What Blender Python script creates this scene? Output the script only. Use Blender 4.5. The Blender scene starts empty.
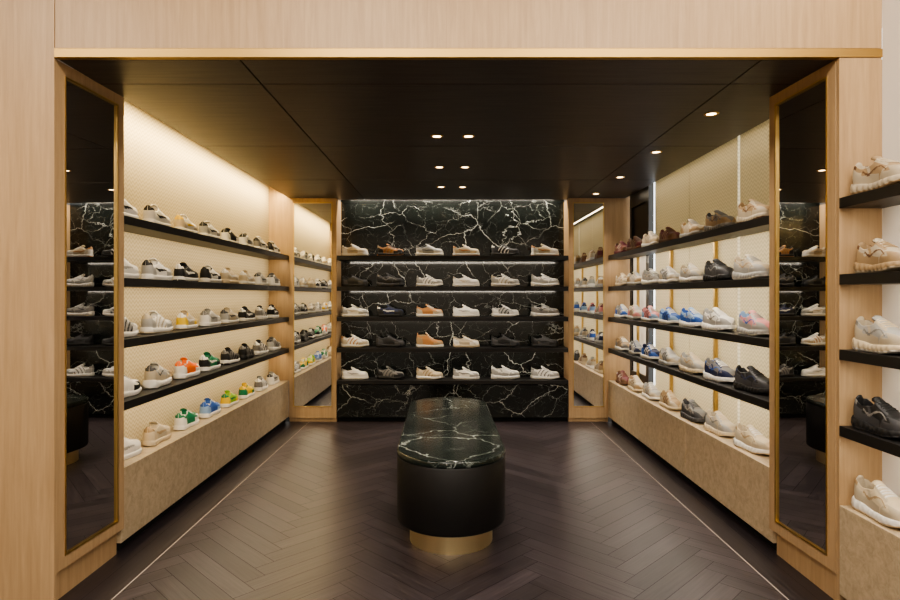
import bpy, bmesh, math, random
from mathutils import Vector, Matrix
random.seed(7)
sc = bpy.context.scene
COL = sc.collection

# ------------------------------------------------------------------ materials
def newmat(name):
    m = bpy.data.materials.new(name); m.use_nodes = True
    nt = m.node_tree; b = nt.nodes['Principled BSDF']
    return m, nt, nt.nodes, nt.links, b

def plain(name, col, rough=0.5, metal=0.0, spec=0.5, coat=0.0, bump=0.0, bscale=200):
    m, nt, N, L, b = newmat(name)
    b.inputs['Base Color'].default_value = (*col, 1)
    b.inputs['Roughness'].default_value = rough
    b.inputs['Metallic'].default_value = metal
    b.inputs['Specular IOR Level'].default_value = spec
    b.inputs['Coat Weight'].default_value = coat
    tc = N.new('ShaderNodeTexCoord'); n = N.new('ShaderNodeTexNoise')
    n.inputs['Scale'].default_value = bscale; n.inputs['Detail'].default_value = 3
    L.new(tc.outputs['Object'], n.inputs['Vector'])
    if bump > 0:
        bp = N.new('ShaderNodeBump'); bp.inputs['Strength'].default_value = bump
        bp.inputs['Distance'].default_value = 0.002
        L.new(n.outputs['Fac'], bp.inputs['Height']); L.new(bp.outputs['Normal'], b.inputs['Normal'])
    return m

def ramp(N, stops):
    r = N.new('ShaderNodeValToRGB')
    e = r.color_ramp.elements
    while len(e) < len(stops): e.new(0.5)
    for i, (p, c) in enumerate(stops):
        e[i].position = p; e[i].color = (*c, 1)
    return r

def wood(name, c1, c2, scale=(22, 22, 1.1), rough=0.45, bump=0.15, coat=0.0, spec=0.5):
    m, nt, N, L, b = newmat(name)
    tc = N.new('ShaderNodeTexCoord'); mp = N.new('ShaderNodeMapping')
    mp.inputs['Scale'].default_value = scale
    L.new(tc.outputs['Object'], mp.inputs['Vector'])
    n = N.new('ShaderNodeTexNoise'); n.inputs['Scale'].default_value = 2.2
    n.inputs['Detail'].default_value = 9; n.inputs['Roughness'].default_value = 0.65
    n.inputs['Distortion'].default_value = 0.5
    L.new(mp.outputs[0], n.inputs['Vector'])
    r = ramp(N, [(0.28, c1), (0.72, c2)]); L.new(n.outputs['Fac'], r.inputs[0])
    L.new(r.outputs[0], b.inputs['Base Color'])
    b.inputs['Roughness'].default_value = rough
    b.inputs['Specular IOR Level'].default_value = spec
    b.inputs['Coat Weight'].default_value = coat
    bp = N.new('ShaderNodeBump'); bp.inputs['Strength'].default_value = bump
    bp.inputs['Distance'].default_value = 0.002
    L.new(n.outputs['Fac'], bp.inputs['Height']); L.new(bp.outputs[0], b.inputs['Normal'])
    return m

def marble(name, base, base2, vein, layers, dist=0.3, rough=0.15, mask=(0.42, 0.6), stretch=(1, 1, 1)):
    m, nt, N, L, b = newmat(name)
    tc = N.new('ShaderNodeTexCoord'); mp = N.new('ShaderNodeMapping')
    mp.inputs['Scale'].default_value = stretch
    mp.inputs['Rotation'].default_value = (0.25, 0.6, 0.15)
    L.new(tc.outputs['Object'], mp.inputs['Vector'])
    nz = N.new('ShaderNodeTexNoise'); nz.inputs['Scale'].default_value = 2.2; nz.inputs['Detail'].default_value = 7
    nz.inputs['Roughness'].default_value = .6
    L.new(mp.outputs[0], nz.inputs['Vector'])
    sub = N.new('ShaderNodeVectorMath'); sub.operation = 'SUBTRACT'; sub.inputs[1].default_value = (.5, .5, .5)
    L.new(nz.outputs['Color'], sub.inputs[0])
    scl = N.new('ShaderNodeVectorMath'); scl.operation = 'SCALE'; scl.inputs['Scale'].default_value = dist
    L.new(sub.outputs[0], scl.inputs[0])
    add = N.new('ShaderNodeVectorMath'); add.operation = 'ADD'
    L.new(mp.outputs[0], add.inputs[0]); L.new(scl.outputs[0], add.inputs[1])
    last = None
    for i, (s, w, k) in enumerate(layers):
        v = N.new('ShaderNodeTexVoronoi'); v.feature = 'DISTANCE_TO_EDGE'; v.inputs['Scale'].default_value = s
        L.new(add.outputs[0], v.inputs['Vector'])
        r = ramp(N, [(0.0, (1, 1, 1)), (w * 0.4, (.45, .45, .45)), (w, (0, 0, 0))])
        L.new(v.outputs['Distance'], r.inputs[0])
        mk = N.new('ShaderNodeTexNoise'); mk.inputs['Scale'].default_value = s * 0.7 + i * 1.3; mk.inputs['Detail'].default_value = 2
        L.new(mp.outputs[0], mk.inputs['Vector'])
        mr = N.new('ShaderNodeMapRange'); mr.inputs[1].default_value = mask[0]; mr.inputs[2].default_value = mask[1]
        mr.inputs[4].default_value = k
        L.new(mk.outputs['Fac'], mr.inputs[0])
        mu = N.new('ShaderNodeMath'); mu.operation = 'MULTIPLY'
        L.new(r.outputs[0], mu.inputs[0]); L.new(mr.outputs[0], mu.inputs[1])
        if last is None: last = mu
        else:
            mx = N.new('ShaderNodeMath'); mx.operation = 'MAXIMUM'
            L.new(last.outputs[0], mx.inputs[0]); L.new(mu.outputs[0], mx.inputs[1]); last = mx
    br = ramp(N, [(0.35, base), (0.7, base2)]); L.new(nz.outputs['Fac'], br.inputs[0])
    mix = N.new('ShaderNodeMixRGB'); mix.inputs[2].default_value = (*vein, 1)
    L.new(last.outputs[0], mix.inputs[0]); L.new(br.outputs[0], mix.inputs[1])
    L.new(mix.outputs[0], b.inputs['Base Color'])
    b.inputs['Roughness'].default_value = rough
    return m

def weave(name, c1, c2, axis='Y', translucent=0.0, period=0.026, amp=0.020):
    m, nt, N, L, b = newmat(name)
    tc = N.new('ShaderNodeTexCoord'); sp = N.new('ShaderNodeSeparateXYZ')
    L.new(tc.outputs['Object'], sp.inputs[0])
    pp = N.new('ShaderNodeMath'); pp.operation = 'PINGPONG'; pp.inputs[1].default_value = amp
    L.new(sp.outputs[axis], pp.inputs[0])
    ad = N.new('ShaderNodeMath'); ad.operation = 'ADD'
    L.new(pp.outputs[0], ad.inputs[0]); L.new(sp.outputs['Z'], ad.inputs[1])
    mu = N.new('ShaderNodeMath'); mu.operation = 'MULTIPLY'; mu.inputs[1].default_value = 2 * math.pi / period
    L.new(ad.outputs[0], mu.inputs[0])
    sn = N.new('ShaderNodeMath'); sn.operation = 'SINE'; L.new(mu.outputs[0], sn.inputs[0])
    mr = N.new('ShaderNodeMapRange'); mr.inputs[1].default_value = -1; mr.inputs[2].default_value = 1
    L.new(sn.outputs[0], mr.inputs[0])
    r = ramp(N, [(0.1, c1), (0.7, c2)]); L.new(mr.outputs[0], r.inputs[0])
    L.new(r.outputs[0], b.inputs['Base Color']); b.inputs['Roughness'].default_value = 0.7
    if translucent > 0:
        t = N.new('ShaderNodeBsdfTranslucent'); L.new(r.outputs[0], t.inputs['Color'])
        mx = N.new('ShaderNodeMixShader'); mx.inputs[0].default_value = translucent
        L.new(b.outputs[0], mx.inputs[1]); L.new(t.outputs[0], mx.inputs[2])
        L.new(mx.outputs[0], N['Material Output'].inputs['Surface'])
    return m

def emis(name, col, s):
    m, nt, N, L, b = newmat(name)
    b.inputs['Base Color'].default_value = (*col, 1)
    b.inputs['Emission Color'].default_value = (*col, 1)
    b.inputs['Emission Strength'].default_value = s
    return m

def plankmat(name, c1, c2):
    m, nt, N, L, b = newmat(name)
    uv = N.new('ShaderNodeUVMap'); uv.uv_map = 'UVMap'
    mp = N.new('ShaderNodeMapping'); mp.inputs['Scale'].default_value = (2.5, 45, 1)
    L.new(uv.outputs[0], mp.inputs['Vector'])
    n = N.new('ShaderNodeTexNoise'); n.inputs['Scale'].default_value = 1.5; n.inputs['Detail'].default_value = 8
    L.new(mp.outputs[0], n.inputs['Vector'])
    r = ramp(N, [(0.3, c1), (0.75, c2)]); L.new(n.outputs['Fac'], r.inputs[0])
    at = N.new('ShaderNodeAttribute'); at.attribute_name = 'tone'
    mx = N.new('ShaderNodeMixRGB'); mx.blend_type = 'MULTIPLY'; mx.inputs[0].default_value = 1
    L.new(r.outputs[0], mx.inputs[1]); L.new(at.outputs['Color'], mx.inputs[2])
    L.new(mx.outputs[0], b.inputs['Base Color'])
    rr = N.new('ShaderNodeMapRange'); rr.inputs[3].default_value = 0.26; rr.inputs[4].default_value = 0.42
    L.new(n.outputs['Fac'], rr.inputs[0]); L.new(rr.outputs[0], b.inputs['Roughness'])
    bp = N.new('ShaderNodeBump'); bp.inputs['Strength'].default_value = 0.25; bp.inputs['Distance'].default_value = 0.002
    L.new(n.outputs['Fac'], bp.inputs['Height']); L.new(bp.outputs[0], b.inputs['Normal'])
    return m

def stone(name, c1, c2):
    m, nt, N, L, b = newmat(name)
    tc = N.new('ShaderNodeTexCoord')
    n = N.new('ShaderNodeTexNoise'); n.inputs['Scale'].default_value = 22; n.inputs['Detail'].default_value = 12
    n.inputs['Roughness'].default_value = 0.75; n.inputs['Distortion'].default_value = 0.6
    L.new(tc.outputs['Object'], n.inputs['Vector'])
    r = ramp(N, [(0.36, c1), (0.60, c2)]); L.new(n.outputs['Fac'], r.inputs[0])
    L.new(r.outputs[0], b.inputs['Base Color']); b.inputs['Roughness'].default_value = 0.4
    return m

OAK = wood('oak_veneer', (.38, .247, .13), (.505, .345, .195))
CEIL = wood('black_ceiling_veneer', (.028, .022, .021), (.080, .064, .058), scale=(1.2, 22, 22), rough=0.42, bump=0.05)
SHELF = plain('black_shelf_lacquer', (.012, .011, .011), 0.45)
BLACK = plain('black_seam', (.003, .003, .003), 0.9)
GOLD = plain('brushed_brass', (.90, .75, .45), 0.38, 1.0)
GOLDM = plain('satin_brass', (.56, .39, .15), 0.42, 1.0)
TRIMG = plain('aged_brass_trim', (.46, .30, .11), 0.45, 1.0)
MIRROR = plain('mirror_glass', (.86, .86, .85), 0.01, 1.0)
DMIRROR = plain('tinted_mirror_glass', (.66, .65, .64), 0.01, 1.0)
MARB = marble('black_marble', (.0045, .0052, .005), (.011, .0135, .012), (.72, .74, .70), [(1.7, .0075, 1.0), (3.7, .006, .85), (8.5, .007, .28)], dist=.36, stretch=(1, 1, 1.25), mask=(.40, .57))
MARBB = marble('green_black_marble', (.006, .010, .008), (.016, .025, .021), (.52, .57, .53), [(2.2, .011, 1.0), (5.0, .008, .5)], dist=0.42, rough=0.15, mask=(.42, .60))
WEAVE = weave('woven_wallcovering', (.44, .365, .235), (.58, .495, .335))
WEAVER = weave('woven_screen', (.54, .475, .335), (.68, .60, .44), translucent=0.35)
STONE = stone('beige_travertine', (.39, .30, .19), (.55, .44, .30))
PLASTER = plain('warm_white_plaster', (.80, .76, .70), 0.7, bump=0.1)
PLANK = plankmat('smoked_oak_herringbone', (.026, .0195, .0225), (.064, .051, .056))
SUB = plain('floor_joint', (.007, .006, .006), 0.7)
INLAY = plain('pale_inlay', (.36, .31, .28), 0.4)
LEATHER = plain('black_leather', (.006, .0055, .0055), 0.45, spec=.4, bump=0.35, bscale=350)
LENS = emis('downlight_lens', (1, .68, .36), 14)
SKYW = emis('daylight_glass', (.90, .95, 1.0), 2.7)
DARKM = plain('dark_bronze', (.02, .018, .017), 0.4, 0.3)

# ------------------------------------------------------------------ mesh builder
class MB:
    def __init__(s): s.v = []; s.f = []; s.m = []; s.mats = []; s.sm = []
    def mi(s, mat):
        if mat not in s.mats: s.mats.append(mat)
        return s.mats.index(mat)
    def poly(s, pts, faces, mat, smooth=False):
        o = len(s.v); s.v += [tuple(p) for p in pts]; k = s.mi(mat)
        for f in faces: s.f.append([o + i for i in f]); s.m.append(k); s.sm.append(smooth)
    def box(s, x0, x1, y0, y1, z0, z1, mat):
        p = [(x0, y0, z0), (x1, y0, z0), (x1, y1, z0), (x0, y1, z0), (x0, y0, z1), (x1, y0, z1), (x1, y1, z1), (x0, y1, z1)]
        s.poly(p, [(0, 3, 2, 1), (4, 5, 6, 7), (0, 1, 5, 4), (1, 2, 6, 5), (2, 3, 7, 6), (3, 0, 4, 7)], mat)
    def make(s, name, bevel=0.0, origin=None):
        me = bpy.data.meshes.new(name)
        if origin is None:
            xs = [p[0] for p in s.v]; ys = [p[1] for p in s.v]; zs = [p[2] for p in s.v]
            origin = ((min(xs) + max(xs)) / 2, (min(ys) + max(ys)) / 2, min(zs))
        me.from_pydata([(p[0] - origin[0], p[1] - origin[1], p[2] - origin[2]) for p in s.v], [], s.f)
        for m in s.mats: me.materials.append(m)
        me.polygons.foreach_set('material_index', s.m)
        me.polygons.foreach_set('use_smooth', s.sm)
        me.update()
        ob = bpy.data.objects.new(name, me); ob.location = origin; COL.objects.link(ob)
        if bevel > 0:
            b = ob.modifiers.new('bevel', 'BEVEL'); b.width = bevel; b.segments = 2; b.limit_method = 'ANGLE'
        return ob

def boxobj(name, *a, bevel=0.0):
    m = MB(); m.box(*a); return m.make(name, bevel)

XL = 1.715; XR = 1.685; XWL = 1.93; XWR = 1.90; XO = 1.872
YF = 2.6; YP = 3.125; YB = 6.4; YM = 6.66; YC = 6.5; ZC = 2.38
TOPS = [1.77, 1.44, 1.115, 0.785]; LEDGE = 0.44; TH = 0.045

# ------------------------------------------------------------------ floor
def build_floor():
    me = bpy.data.meshes.new('floor'); bm = bmesh.new()
    uvl = bm.loops.layers.uv.new('UVMap'); cl = bm.loops.layers.float_color.new('tone')
    W = 0.105; n = 6; g = 0.0012
    c45 = math.sqrt(.5)
    def quad(u0, u1, v0, v1, horiz):
        pts = [(u0 + g, v0 + g), (u1 - g, v0 + g), (u1 - g, v1 - g), (u0 + g, v1 - g)]
        w = [((p[0] - p[1]) * c45, (p[0] + p[1]) * c45 + 2.0) for p in pts]
        if all(abs(a) > 1.494 for a, b in w) or all(b < -1 for a, b in w) or all(b > 6.4 for a, b in w): return
        vs = [bm.verts.new((a, b, 0)) for a, b in w]
        f = bm.faces.new(vs); f.material_index = 0
        t = random.uniform(.74, 1.24); ro = random.uniform(0, 30)
        for l, p in zip(f.loops, pts):
            l[uvl].uv = (p[0] + ro, p[1] + ro) if horiz else (p[1] + ro, p[0] + ro)
            l[cl] = (t, t, t, 1)
    R = 80
    for r in range(-R, R):
        for m in range(-6, 7):
            c = r + 2 * n * m
            quad(c * W, (c + n) * W, r * W, (r + 1) * W, True)
            rr = r - 2 * n + 1 + 2 * n * m
            quad(r * W, (r + 1) * W, rr * W, (rr + n) * W, False)
    for co, no in (((1.494, 0, 0), (1, 0, 0)), ((-1.494, 0, 0), (-1, 0, 0)), ((0, 6.4, 0), (0, 1, 0)), ((0, -1, 0), (0, -1, 0))):
        bmesh.ops.bisect_plane(bm, geom=bm.verts[:] + bm.edges[:] + bm.faces[:], plane_co=co, plane_no=no, clear_outer=True)
    def rect(x0, x1, y0, y1, z, mi, t=.8):
        f = bm.faces.new([bm.verts.new(p) for p in ((x0, y0, z), (x1, y0, z), (x1, y1, z), (x0, y1, z))])
        f.material_index = mi
        for l in f.loops:
            l[uvl].uv = (l.vert.co.y, l.vert.co.x); l[cl] = (t, t, t, 1)
    for sgn in (1, -1):
        for k in range(5):
            a, b = 1.505 + k * .13, 1.505 + k * .13 + .1285
            rect(min(sgn * a, sgn * b), max(sgn * a, sgn * b), -1, 6.4, 0, 0, random.uniform(.55, .7))
        rect(min(sgn * 1.4955, sgn * 1.5025), max(sgn * 1.4955, sgn * 1.5025), -1, 6.4, 0.0003, 2)
    rect(-4.2, 4.2, -3.2, 6.9, -0.003, 1)
    bm.to_mesh(me); bm.free()
    for m in (PLANK, SUB, INLAY): me.materials.append(m)
    ob = bpy.data.objects.new('floor', me); COL.objects.link(ob)
build_floor()

# ------------------------------------------------------------------ shell
m = MB()
xs = [-XL, -.92, 1.365, XO]; ys = [2.63, 2.93, 4.15, 5.37, YC]
g = .004
for i in range(3):
    for j in range(4):
        m.box(xs[i] + g, xs[i + 1] - g, ys[j] + g, ys[j + 1] - g, ZC, ZC + .02, CEIL)
m.box(-XL, XO, 2.63, YC, ZC + .015, ZC + .03, BLACK)
m.make('ceiling')
boxobj('ceiling_soffit', -2.2, 2.3, 2.75, 6.8, 2.66, 2.7, PLASTER)
boxobj('wall_front_left', -4.0, -XL, YF, YF + .02, 0, 3.4, OAK)
m = MB(); m.box(-XL + .004, XO, YF, YF + .12, ZC + .04, 3.4, OAK); m.make('wall_front_lintel')
m = MB(); m.box(-XL + .002, XO, YF - .004, YF + .028, ZC, ZC + .037, TRIMG); m.make('trim_1')
m = MB(); m.box(-XWL - .03, -XWL, YP, YB + .02, LEDGE, 2.66, WEAVE); m.make('wall_left')
boxobj('wall_left_end', -XWL, -XL, YB - .012, YB + .01, LEDGE, 2.66, OAK)
boxobj('wall_right_end', XR, XWR + .02, YB - .012, YB + .01, LEDGE, 2.66, OAK)
m = MB(); m.box(-1.21, 1.265, YM, YM + .05, 0, 2.66, MARB); m.make('wall_back')
m = MB()
m.box(-1.205, 1.26, YB - .01, YM, 0.045, LEDGE - .045, MARB); m.box(-1.205, 1.26, YB - .015, YM, LEDGE - .04, LEDGE, SHELF)
m.box(-1.205, 1.26, YB + .03, YM, 0, 0.045, BLACK)
m.make('marble_plinth_back', .002)  # marble display plinth under the back shelves, with a black top slab

def ledge(sgn, y0, y1, name, cuts, xf, xb):
    m = MB(); a, b = sgn * xf, sgn * xb
    x0, x1 = min(a, b), max(a, b)
    cc = [y0] + cuts + [y1]
    for i in range(len(cc) - 1):
        m.box(x0, x1, cc[i] + .001, cc[i + 1] - .001, .055, LEDGE, STONE)
    a2 = sgn * (xf + .035); m.box(min(a2, b), max(a2, b), y0, y1, 0, .055, BLACK)
    m.make(name, .002)
ledge(-1, YP + .002, YB - .014, 'stone_ledge', [4.3, 5.35], XL, XWL - .001)
ledge(1, YP + .002, YB - .014, 'stone_ledge', [4.3, 5.35], XR, XWR - .001)
ledge(1, 0.8, YF - .002, 'stone_ledge', [], XR, XO - .001)

# mirror piers at the front; the mirror leaf is turned very slightly towards the entrance
def pier(sgn, X0):
    m = MB(); y0 = YF + .022; y1 = YP
    def bx(xa, xb, *r):
        m.box(min(sgn * xa, sgn * xb), max(sgn * xa, sgn * xb), *r)
    bx(X0 + .014, X0 + .21, y0, YP, .0, ZC - .001, OAK)
    m.make('mirror_pier')
    m = MB()
    z0, z1 = .135, ZC - .002
    fw = .052
    xa, xb = X0 - .004, X0 + .0135
    bx(xa, xb, y0, y0 + fw, z0, z1, OAK); bx(xa, xb, y1 - fw, y1, z0, z1, OAK)
    bx(xa, xb, y0 + fw, y1 - fw, z0, z0 + fw, OAK); bx(xa, xb, y0 + fw, y1 - fw, z1 - fw, z1, OAK)
    bw = .008; xc = X0 - .007
    yy0, yy1, zz0, zz1 = y0 + fw, y1 - fw, z0 + fw, z1 - fw
    bx(xc, xb, yy0, yy0 + bw, zz0, zz1, GOLDM); bx(xc, xb, yy1 - bw, yy1, zz0, zz1, GOLDM)
    bx(xc, xb, yy0 + bw, yy1 - bw, zz0, zz0 + bw, GOLDM); bx(xc, xb, yy0 + bw, yy1 - bw, zz1 - bw, zz1, GOLDM)
    bx(X0 + .003, xb, yy0 + bw, yy1 - bw, zz0 + bw, zz1 - bw, DMIRROR)
    sl = math.tan(math.radians(2.4))
    for i, p in enumerate(m.v):
        if abs(p[0]) < X0 + .013:
            m.v[i] = (p[0] - sgn * sl * (p[1] - y0), p[1], p[2])
    m.make('wall_mirror')
pier(-1, XL + .008); pier(1, XR + .003)

def bmirror(x0, x1):
    m = MB(); y0 = YB - .02; z0, z1 = .04, ZC - .001; f = .045; fb = .12
    m.box(x0, x1, y0 + .02, YM, 0, z1, OAK)
    m.box(x0, x0 + f, y0, y0 + .02, z0, z1, OAK); m.box(x1 - f, x1, y0, y0 + .02, z0, z1, OAK)
    m.box(x0 + f, x1 - f, y0, y0 + .02, z0, z0 + fb, OAK); m.box(x0 + f, x1 - f, y0, y0 + .02, z1 - f, z1, OAK)
    b = .007
    a0, a1, c0, c1 = x0 + f, x1 - f, z0 + fb, z1 - f
    m.box(a0, a0 + b, y0 - .003, y0 + .02, c0, c1, GOLDM); m.box(a1 - b, a1, y0 - .003, y0 + .02, c0, c1, GOLDM)
    m.box(a0, a1, y0 - .003, y0 + .02, c0, c0 + b, GOLDM); m.box(a0, a1, y0 - .003, y0 + .02, c1 - b, c1, GOLDM)
    m.box(a0 + b, a1 - b, y0 + .008, y0 + .02, c0 + b, c1 - b, MIRROR)
    m.make('wall_mirror')
bmirror(-XL + .003, -1.208); bmirror(1.263, XR - .001)

m = MB(); m.box(2.12, 2.15, 2.7, 6.7, 0.0, 2.66, SKYW); m.make('window_1')
m = MB()
for (a, b) in ((YP, 3.93), (3.965, 4.76), (4.768, 5.56)):
    m.box(XWR, XWR + .02, a, b, LEDGE, 2.66, WEAVER)
m.make('wall_right')
m = MB()
for (a, b) in ((5.74, 5.82), (6.28, 6.34)): m.box(XWR, XWR + .05, a, b, 0, 2.5, DARKM)
m.box(XWR, XWR + .05, 5.82, 6.28, 2.26, 2.5, DARKM); m.box(XWR, XWR + .05, 5.82, 6.28, 0, .56, DARKM)
m.box(XWR + .02, XWR + .03, 5.82, 6.28, 1.75, 2.26, DARKM)
m.box(XWR + .02, XWR + .03, 5.82, 6.28, .56, 1.75, PLASTER)
m.make('door_1')
m = MB()
for y in (3.4, 4.25, 5.1, 6.0): m.box(XWR - .032, XWR - .008, y - .012, y + .012, LEDGE, TOPS[0], GOLDM)
m.make('brass_shelf_posts')

boxobj('wall_right_front', XO, XO + .06, -3, YF - .001, 0, 3.4, PLASTER)
boxobj('wall_front_right', XR + .002, XO - .001, YF, YF + .02, 0, ZC - .001, OAK)
boxobj('ceiling_front', -4.0, XO, -3, YF, 3.4, 3.45, PLASTER)
boxobj('wall_left_front', -4.05, -4.0, -3, YF, 0, 3.4, OAK)
boxobj('wall_rear', -4.0, XO, -3.05, -3.0, 0, 3.4, PLASTER)

# ------------------------------------------------------------------ lights
def area(name, loc, rot, sx, sy, power, col, parent=None):
    l = bpy.data.lights.new(name, 'AREA'); l.shape = 'RECTANGLE'; l.size = sx; l.size_y = sy
    l.energy = power; l.color = col
    o = bpy.data.objects.new(name, l); o.location = loc; o.rotation_euler = rot; COL.objects.link(o)
    if parent:
        o.parent = parent; o.location = Vector(loc) - parent.location
    return o
WARM = (1, .81, .53); NEUT = (1, .89, .73)

YS0, YS1 = YP + .002, YB - .014
for z in TOPS:
    s = boxobj('wall_shelf', -XWL + .001, -XL, YS0, YS1, z - TH, z, SHELF, bevel=.0015)
    area('led_strip', (-XL - .03, (YS0 + YS1) / 2, z - TH - .004), (0, .5, 0), .012, YS1 - YS0 - .1, 6.0, WARM, s)
    s = boxobj('wall_shelf', XR, XWR - .034, YS0, YS1, z - TH, z, SHELF, bevel=.0015)
    area('led_strip', (XR + .03, (YS0 + YS1) / 2, z - TH - .004), (0, -.5, 0), .012, YS1 - YS0 - .1, 6.3, NEUT, s)
    s = boxobj('wall_shelf', XR, XO - .001, 0.8, YF - .002, z - TH, z, SHELF, bevel=.0015)
    area('led_strip', (XR + .03, 1.9, z - TH - .004), (0, -.5, 0), .012, 1.2, 1.8, NEUT, s)
    s = boxobj('wall_shelf', -1.205, 1.26, YB - .015, YM - .001, z - TH, z, SHELF, bevel=.0015)
    area('led_strip', (.03, YB + .03, z - TH - .004), (.6, 0, 0), 2.35, .012, 3.6, NEUT, s)
area('added_wall_wash', (-XL - .06, (YS0 + YS1) / 2, ZC + .06), (0, .45, 0), .03, YS1 - YS0 - .1, 38, (1, .77, .41))
area('added_wall_wash', (.03, YC + .03, ZC + .06), (.3, 0, 0), 2.3, .03, 26, NEUT)
area('added_wall_wash', (XR + .10, (YS0 + YS1) / 2, ZC - .004), (0, -.1, 0), .03, YS1 - YS0 - .3, 2.2, (1, .85, .62))  # added wash on the right wall; this side has no cove
area('added_wall_wash', (XR + .10, 1.7, 3.3), (0, 0, 0), .1, 1.5, 12, NEUT)

def downlight(x, y, power=18, z=ZC):
    m = MB(); n = 24
    rings = [(.028, -.0005), (.028, -.004), (.038, -.005), (.043, 0)]
    pts = []
    for r, dz in rings:
        for i in range(n):
            a = 2 * math.pi * i / n; pts.append((x + r * math.cos(a), y + r * math.sin(a), z + dz))
    fs = []
    for k in range(3):
        for i in range(n):
            fs.append((k * n + i, k * n + (i + 1) % n, (k + 1) * n + (i + 1) % n, (k + 1) * n + i))
    m.poly(pts, fs, GOLDM, True)
    m.poly([(x + .028 * math.cos(2 * math.pi * i / n), y + .028 * math.sin(2 * math.pi * i / n), z - .001) for i in range(n)], [tuple(reversed(range(n)))], LENS)
    o = m.make('downlight', origin=(x, y, z))
    l = bpy.data.lights.new('spot', 'SPOT'); l.energy = power; l.spot_size = math.radians(95); l.spot_blend = .7
    l.color = (1, .88, .75); l.shadow_soft_size = .03
    lo = bpy.data.objects.new('spot', l); COL.objects.link(lo); lo.parent = o; lo.location = (0, 0, -.012)
for y in (3.89, 4.83, 5.72):
    downlight(-.085, y, 24); downlight(.12, y, 24)
for y in (3.41, 4.32, 5.24, 6.1):
    downlight(1.485, y, 20)
def ceiling_fill(x, y):  # added fill light, out of view in the room before the opening
    m = MB(); m.box(x - .65, x + .65, y - .35, y + .35, 3.36, 3.4, PLASTER); o = m.make('fill_light_housing')
    area('fill_light', (x, y, 3.35), (0, 0, 0), 1.2, .6, 60, (1, .91, .79), o)
for x in (-2.6, -.6, 1.0):
    ceiling_fill(x, .9)
ceiling_fill(-.6, -1.4)

# ------------------------------------------------------------------ bench
def stadium(R, L, n=28):
    pts = []
    for i in range(n + 1):
        a = math.pi + math.pi * i / n; pts.append((R * math.cos(a), -L / 2 + R + R * math.sin(a)))
    for i in range(n + 1):
        a = math.pi * i / n; pts.append((R * math.cos(a), L / 2 - R + R * math.sin(a)))
    return pts
def loft(mb, prof, R, L, mat):
    pts = []
    for ins, z in prof:
        st = stadium(R - ins, L - 2 * ins); n = len(st); pts += [(x, y, z) for x, y in st]
    fs = []
    for k in range(len(prof) - 1):
        for i in range(n): fs.append((k * n + i, k * n + (i + 1) % n, (k + 1) * n + (i + 1) % n, (k + 1) * n + i))
    mb.poly(pts, fs, mat, True)
    N0 = (len(prof) - 1) * n
    mb.poly(pts[:n], [tuple(reversed(range(n)))], mat); mb.poly(pts[N0:], [tuple(range(n))], mat)
mb = MB()
R, LB = .30, 1.95
loft(mb, [(.07, 0), (.07, .128)], R, LB, GOLD)
loft(mb, [(.03, .112), (.012, .114), (.004, .119), (0, .13), (0, .462), (.003, .466), (.012, .467)], R, LB, LEATHER)
loft(mb, [(.003, .4675), (-.001, .470), (-.002, .475), (-.002, .492), (.001, .499), (.008, .502)], R, LB, MARBB)
bench = mb.make('bench', origin=(0, 0, 0))
bench.location = (-.003, 3.045 + LB / 2, 0); bench.rotation_euler = (0, 0, math.radians(.8))

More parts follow.
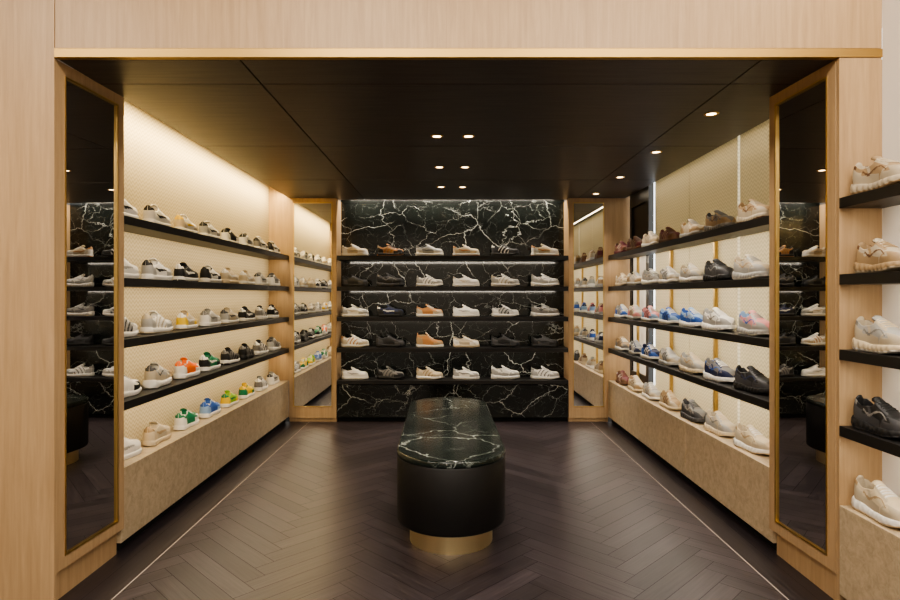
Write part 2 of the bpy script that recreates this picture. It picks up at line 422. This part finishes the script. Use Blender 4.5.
# ------------------------------------------------------------------ shoes
def cr(tab, t):
    for i in range(len(tab) - 1):
        if t <= tab[i + 1][0]:
            a = (t - tab[i][0]) / (tab[i + 1][0] - tab[i][0])
            p1, p2 = tab[i][1], tab[i + 1][1]
            p0 = tab[i - 1][1] if i > 0 else p1; p3 = tab[i + 2][1] if i + 2 < len(tab) else p2
            return .5 * ((2 * p1) + (-p0 + p2) * a + (2 * p0 - 5 * p1 + 4 * p2 - p3) * a * a + (-p0 + 3 * p1 - 3 * p2 + p3) * a ** 3)
    return tab[-1][1]
def sst(a, b, x):
    x = max(0, min(1, (x - a) / (b - a))); return x * x * (3 - 2 * x)
SLOTS = 6
def shoe_mesh(style):
    P = {
     'runner': dict(L=.30, sole=[(0, .036), (.3, .034), (.7, .027), (1, .018)], bulge=.006, spring=.018,
        H=[(0, .080), (.07, .092), (.2, .076), (.32, .084), (.42, .094), (.55, .078), (.7, .058), (.85, .048), (.95, .040), (1, .028)], stripes=1),
     'court': dict(L=.295, sole=[(0, .030), (1, .027)], bulge=.003, spring=.006,
        H=[(0, .080), (.07, .091), (.2, .076), (.32, .084), (.42, .094), (.55, .078), (.7, .060), (.85, .052), (.95, .044), (1, .030)], stripes=2),
     'chunky': dict(L=.305, sole=[(0, .048), (.25, .042), (.45, .033), (.7, .036), (1, .025)], bulge=.009, spring=.016,
        H=[(0, .084), (.07, .099), (.2, .080), (.32, .089), (.42, .101), (.55, .084), (.7, .062), (.85, .052), (.95, .042), (1, .030)], stripes=3),
     'high': dict(L=.29, sole=[(0, .028), (1, .025)], bulge=.003, spring=.006,
        H=[(0, .112), (.07, .125), (.2, .126), (.32, .130), (.40, .118), (.52, .082), (.7, .056), (.85, .047), (.95, .040), (1, .030)], stripes=0),
     }[style]
    L = P['L']
    WT = [(0, .036), (.15, .038), (.35, .037), (.55, .044), (.72, .051), (.88, .048), (1, .042)]
    def hw(t):
        w = cr(WT, t); e = 1
        if t < .12: e = max(0, 1 - ((.12 - t) / .12) ** 2.4) ** (1 / 2.2)
        if t > .80: e = max(0, 1 - ((t - .80) / .20) ** 2.4) ** (1 / 2.2)
        return w * max(e, .05)
    def hh(t):
        h = cr(P['H'], t)
        if t > .90: h *= .45 + .55 * max(0, 1 - ((t - .90) / .10) ** 2.5) ** .5
        return h
    def skew(t): return .006 * math.sin(t * math.pi * 1.1 - .3)
    def zb(t): return P['spring'] * sst(.62, 1.0, t) ** 1.3 + .006 * (1 - sst(0, .12, t))
    def st(t): return cr(P['sole'], t)
    V = []; F = []; M = []; S = []
    def add(pts, fs, ms, smooth=True):
        o = len(V); V.extend(pts)
        for f, mm in zip(fs, ms): F.append([o + i for i in f]); M.append(mm); S.append(smooth)
    NT = 84
    ts = [.35 * (i / (NT - 1)) + .65 * (1 - math.cos(math.pi * i / (NT - 1))) / 2 for i in range(NT)]
    def X(t): return (t - .5) * L
    prof = [(-.88, 0.0), (-.98, .08), (-1.0, .28), (-.985, .32), (-1.0, .38), (-1.0, .8), (-.97, .97), (-.93, 1.0)]
    ring = prof + [(-a, b) for a, b in reversed(prof)]
    pts = []; K = len(ring)
    for t in ts:
        w = hw(t)
        for a, b in ring:
            e = min(1, w / .025)
            wv = w + .0045 * e + P['bulge'] * (1 - abs(b - .5) * 1.6) * e * (1.2 - abs(t - .4))
            ruff = .002 * math.sin(t * 60) if (P['stripes'] == 3 and .3 < b < .9) else 0
            pts.append((X(t) + (0.005 if t > .5 else -.005) * (1 - e), (wv + ruff * e) * a + skew(t), zb(t) + st(t) * b))
    fs = []; ms = []
    for i in range(NT - 1):
        for k in range(K):
            k2 = (k + 1) % K
            fs.append((i * K + k, i * K + k2, (i + 1) * K + k2, (i + 1) * K + k))
            ms.append(5 if (k < 2 or k >= K - 3) else 0)
    fs.append(tuple(reversed(range(K)))); ms.append(0); fs.append(tuple((NT - 1) * K + k for k in range(K))); ms.append(0)
    add(pts, fs, ms)
    NU = 61; u0 = .52
    def arch(t, u):
        w = hw(t); H = hh(t); a = u * math.pi / 2
        sy = abs(math.sin(a)) ** .72 * (1 if u > 0 else -1); cz = max(0, math.cos(a)) ** .60
        hz = H * cz
        ank = (1 - sst(.30, .6, t))
        y = w * sy * (1 - .16 * ank * min(1, hz / .09) ** 1.5) * (.985 + .03 * math.sin(math.pi * min(1, cz)))
        return y, hz
    def region(t, u):
        k = 1
        if .03 < t < .39 and u < u0 - .02: k = 4
        elif t < .11: k = 3 if u < .70 else 2
        elif t > .87 - .25 * (1 - u): k = 2 if u > .45 else 1
        elif t > .66 and u > .80: k = 2
        elif .39 < t < .70 and .22 < u < .44: k = 2
        elif t < .20 + .15 * (u - .6) and u > .74: k = 2
        elif P['stripes'] == 1 and .26 < t < .64 and u > .50 and ((t * 8 + u * 2.4) % 1.0) < .36: k = 3
        elif P['stripes'] == 2 and .22 < t < .66 and abs(u - (.90 - 1.0 * max(0, .40 - t) - .55 * max(0, t - .40))) < .05: k = 3
        elif P['stripes'] == 3 and .24 < t < .74 and abs(u - (.70 + .16 * math.sin((t - .24) * 12.5))) < .035: k = 3
        elif P['stripes'] == 3 and .20 < t < .60 and u > .86: k = 2
        elif P['stripes'] == 3 and abs(t - (.30 + .25 * (u - .5))) < .03 and u > .5: k = 2
        elif P['stripes'] == 3 and .62 < t - .2 * (1 - u) < .66: k = 2
        elif style == 'high' and t < .34 and u < .62: k = 2
        return k
    def upt(t, u):
        y, hz = arch(t, u)
        o = sst(.025, .055, t) * (1 - sst(.37, .41, t))
        if abs(u) < u0:
            d = sst(0, .12, u0 - abs(u)); hz = hz * (1 - o * d) + .012 * o * d
        elif abs(u) < u0 + .12 and o > 0:
            q = math.sin((abs(u) - u0) / .12 * math.pi); y *= 1 + .05 * q * o
        if region(t, abs(u)) in (2, 3): y *= 1.018; hz *= 1.012
        x = X(t)
        if t < .15: x += -.006 * math.sin(min(1, hz / .09) * math.pi) * (1 - t / .15) + .005 * (1 - t / .15)
        if style == 'high' and t < .5: x += .05 * hz * (1 - t * 2)
        return (x, y + skew(t), zb(t) + st(t) * .96 + hz)
    pts = [upt(t, -1 + 2 * j / (NU - 1)) for t in ts for j in range(NU)]
    fs = []; ms = []
    for i in range(NT - 1):
        t = (ts[i] + ts[i + 1]) / 2
        for j in range(NU - 1):
            u = abs(-1 + 2 * (j + .5) / (NU - 1))
            fs.append((i * NU + j, i * NU + j + 1, (i + 1) * NU + j + 1, (i + 1) * NU + j)); ms.append(region(t, u))
    fs.append(tuple(range(NU))); ms.append(2)
    fs.append(tuple((NT - 1) * NU + j for j in range(NU))); ms.append(1)
    add(pts, fs, ms)
    tl = []; seg = 7
    for s in range(seg):
        q = s / (seg - 1); t = .54 - .17 * q
        base = zb(t) + st(t) + hh(max(t, .41))
        z = base - .005 + .014 * q ** 1.3
        wd = .016 + .008 * q
        for yy, dz in ((-1, -.006), (-.5, .0015), (0, .003), (.5, .0015), (1, -.006)):
            tl.append((X(t) - .004 * q, yy * wd + skew(t), z + dz))
    n5 = 5; o2 = len(tl)
    tl += [(x + .001, y, z - .008) for x, y, z in tl]
    fs = []
    for s in range(seg - 1):
        for k in range(4):
            a, b, c, d = s * n5 + k, s * n5 + k + 1, (s + 1) * n5 + k + 1, (s + 1) * n5 + k
            fs.append((a, b, c, d)); fs.append((o2 + d, o2 + c, o2 + b, o2 + a))
    for k in range(4):
        s = (seg - 1) * n5 + k; fs.append((s, s + 1, o2 + s + 1, o2 + s))
    for s in range(seg - 1):
        fs.append((s * n5, (s + 1) * n5, o2 + (s + 1) * n5, o2 + s * n5)); a = s * n5 + 4; b = a + n5; fs.append((b, a, o2 + a, o2 + b))
    add(tl, fs, [1] * len(fs))
    lt = [.43, .48, .53, .58, .63] if style != 'high' else [.36, .41, .46, .51, .56, .61]
    for i, t in enumerate(lt):
        pts = []; nn = 9
        for k in range(nn):
            u = -.34 + .68 * k / (nn - 1)
            tt = t + .012 * (k / (nn - 1) - .5) * (1 if i % 2 else -1)
            y, hz = arch(tt, u); z = zb(tt) + st(tt) * .96 + hz
            for dx, dz in ((-.004, .0), (-.0025, .0045), (.0025, .0045), (.004, 0)):
                pts.append((X(tt) + dx, y + skew(tt), z + dz))
        fs = []
        for k in range(nn - 1):
            for q in range(3): fs.append((k * 4 + q, k * 4 + q + 1, k * 4 + 5 + q, k * 4 + 4 + q))
        add(pts, fs, [0] * len(fs))
    me = bpy.data.meshes.new('sneaker_' + style)
    me.from_pydata(V, [], F)
    for i in range(SLOTS): me.materials.append(None)
    me.polygons.foreach_set('material_index', M); me.polygons.foreach_set('use_smooth', S)
    me.update()
    bm = bmesh.new(); bm.from_mesh(me); bmesh.ops.recalc_face_normals(bm, faces=bm.faces[:]); bm.to_mesh(me); bm.free()
    zmin = min(v.co.z for v in me.vertices)
    for v in me.vertices: v.co.z -= zmin
    return me
MESH = {s: shoe_mesh(s) for s in ('runner', 'court', 'chunky', 'high')}

C = dict(W=(.70, .67, .62), C=(.56, .46, .32), B=(.34, .235, .13), T=(.42, .19, .065), K=(.009, .009, .010), G=(.18, .17, .16), D=(.05, .05, .055),
         O=(.75, .14, .015), Y=(.72, .48, .04), E=(.01, .17, .075), L=(.28, .48, .05), U=(.03, .10, .38), A=(.24, .37, .58), N=(.012, .020, .07),
         M=(.12, .025, .03), P=(.58, .24, .24), R=(.14, .07, .035), S=(.34, .33, .31), X=(.45, .38, .28))
cache = {}
def smat(c):
    if c not in cache: cache[c] = plain('shoe_' + c, C[c], .55, bump=.15, bscale=500)
    return cache[c]
def shoe(code, x, y, z, rot, sx=1.0):
    st = {'r': 'runner', 'c': 'court', 'k': 'chunky', 'h': 'high'}[code[0]]
    o = bpy.data.objects.new('sneaker' if st != 'high' else 'high_top_sneaker', MESH[st]); COL.objects.link(o)
    cols = code[1:]
    for i in range(SLOTS):
        ch = cols[i] if i < len(cols) else cols[0]
        o.material_slots[i].link = 'OBJECT'; o.material_slots[i].material = smat(ch)
    o.location = (x, y, z + .0004); o.rotation_euler = (0, 0, math.radians(rot + random.uniform(-5, 5)))
    q = random.uniform(.95, 1.02); o.scale = (sx * q, q, q * 1.02)
    return o
ZL = TOPS + [LEDGE]
# codes: style | midsole upper overlay accent lining outsole
LEFT = [
 ['cWWWKSW', 'cWWWKSW', 'cWWCYSW', 'cWWSKKW', 'cWKWKKW', 'cWSWKDW', 'cWWGKSW', 'cWWKKSW'],
 ['cWWWSSW', 'cWWSKSW', 'cWKKWKK', 'cWWKKKW', 'cCCXWCC', 'cWXCWCC', 'cWSWDSW', 'cWGWDSW'],
 ['rWSWKSW', 'rWWSXSC', 'cWXYWYC', 'cWSWGSW', 'cWXSDSC', 'cWKKWKW', 'rWDGWSW', 'cWKKWKW'],
 ['rWWKWKW', 'kWSXDSW', 'cWOWOWW', 'cWEKWKW', 'rWKKGKK', 'rKKKGKK', 'rWKGWKW', 'rWGSKGW'],
 ['cWWWSSW', 'cCXCBCC', 'cWEWEWW', 'cWUAUWW', 'cWLYELW', 'cWYEYWW', 'rWSGWSW', 'cWSWDSW']]
for r, row in enumerate(LEFT):
    for i, c in enumerate(row):
        shoe(c, -XL - .105, 3.33 + .405 * i + random.uniform(-.015, .015), ZL[r], 93, .93)
RIGHT = [
 ['kXBXRBR', 'kGGBRDG', 'rSXBCBX', 'rRMRBMR', 'rWXCBXW', 'rRRMBRR', 'rMMRXRM'],
 ['kSXSBXW', 'kKKDGKK', 'kWXSBXW', 'rWSXDSW', 'kWGSXSW', 'rSXBWXW', 'rCBXWBC'],
 ['kSPSUAW', 'kWWSGSW', 'kWAUSUW', 'rWUANAW', 'rWPAMPW', 'rSXPMXW', 'rWSUNSW'],
 ['kKKDNKK', 'kWGNUGW', 'kCXSBSC', 'rSSXDSW', 'rWNUWNW', 'rSGNWGS', 'rWBGDBW'],
 ['kWCXBXC', 'kCXSGXC', 'kDGDSDD', 'rCBXRBC', 'rWSXBSW', 'rCXBRBC', 'rRMRWRR']]
for r, row in enumerate(RIGHT):
    for i, c in enumerate(row):
        shoe(c, XR + .085, 3.5 + .44 * i + random.uniform(-.02, .02), ZL[r], -84, .95)
for r, c in enumerate(['kXBXRXB', 'kBXBRBX', 'kCSXGXW', 'kKKDGKD', 'kWCXBXC']):
    shoe(c, XR + .07, 2.43, ZL[r], -90, .96)
    shoe(['rWSXWSW', 'kCXSBSC'][r % 2], XR + .075, 1.95, ZL[r], -88)
BACK = [
 ['cWCWXCC', 'rKTKBKT', 'cWSWGSW', 'cWXCTCT', 'rKKDWKK', 'cWCWTCT'],
 ['cKKDKKK', 'kDDKGKD', 'rWWSGSW', 'cWWWXSW', 'rWWSXSW', 'kWWSSSW'],
 ['cWWSXSW', 'cKNKWKK', 'cWTXTRW', 'cWWWSSW', 'rWSWDSW', 'kWSGDGW'],
 ['rWWXTXC', 'rKKDKKK', 'hWTBTRW', 'cCXWCCC', 'rKKDKKK', 'cKDKKKK'],
 ['cWWWSSW', 'rKGKDKK', 'rWCXBXC', 'cWWSGSW', 'kWWSWSW', 'rWWSGSW']]
for r, row in enumerate(BACK):
    for i, c in enumerate(row):
        shoe(c, [-1.03, -.645, -.22, .175, .60, 1.03][i], YB + .105, ZL[r], random.choice([-6, -8, -3]))

# ------------------------------------------------------------------ world & camera
w = bpy.data.worlds.new('World'); sc.world = w; w.use_nodes = True
w.node_tree.nodes['Background'].inputs[0].default_value = (1, .93, .85, 1)
w.node_tree.nodes['Background'].inputs[1].default_value = 0.3
cam = bpy.data.cameras.new('Camera'); cam.lens = 24; cam.sensor_width = 36; cam.shift_y = -5 / 900
co = bpy.data.objects.new('Camera', cam); co.location = (0, 0, 1.35); co.rotation_euler = (math.radians(90), 0, 0)
COL.objects.link(co); sc.camera = co
cam.clip_start = .05
sc.view_settings.view_transform = 'AgX'
try: sc.view_settings.look = 'AgX - Medium High Contrast'
except Exception as e: print(e)
sc.view_settings.exposure = 0.1
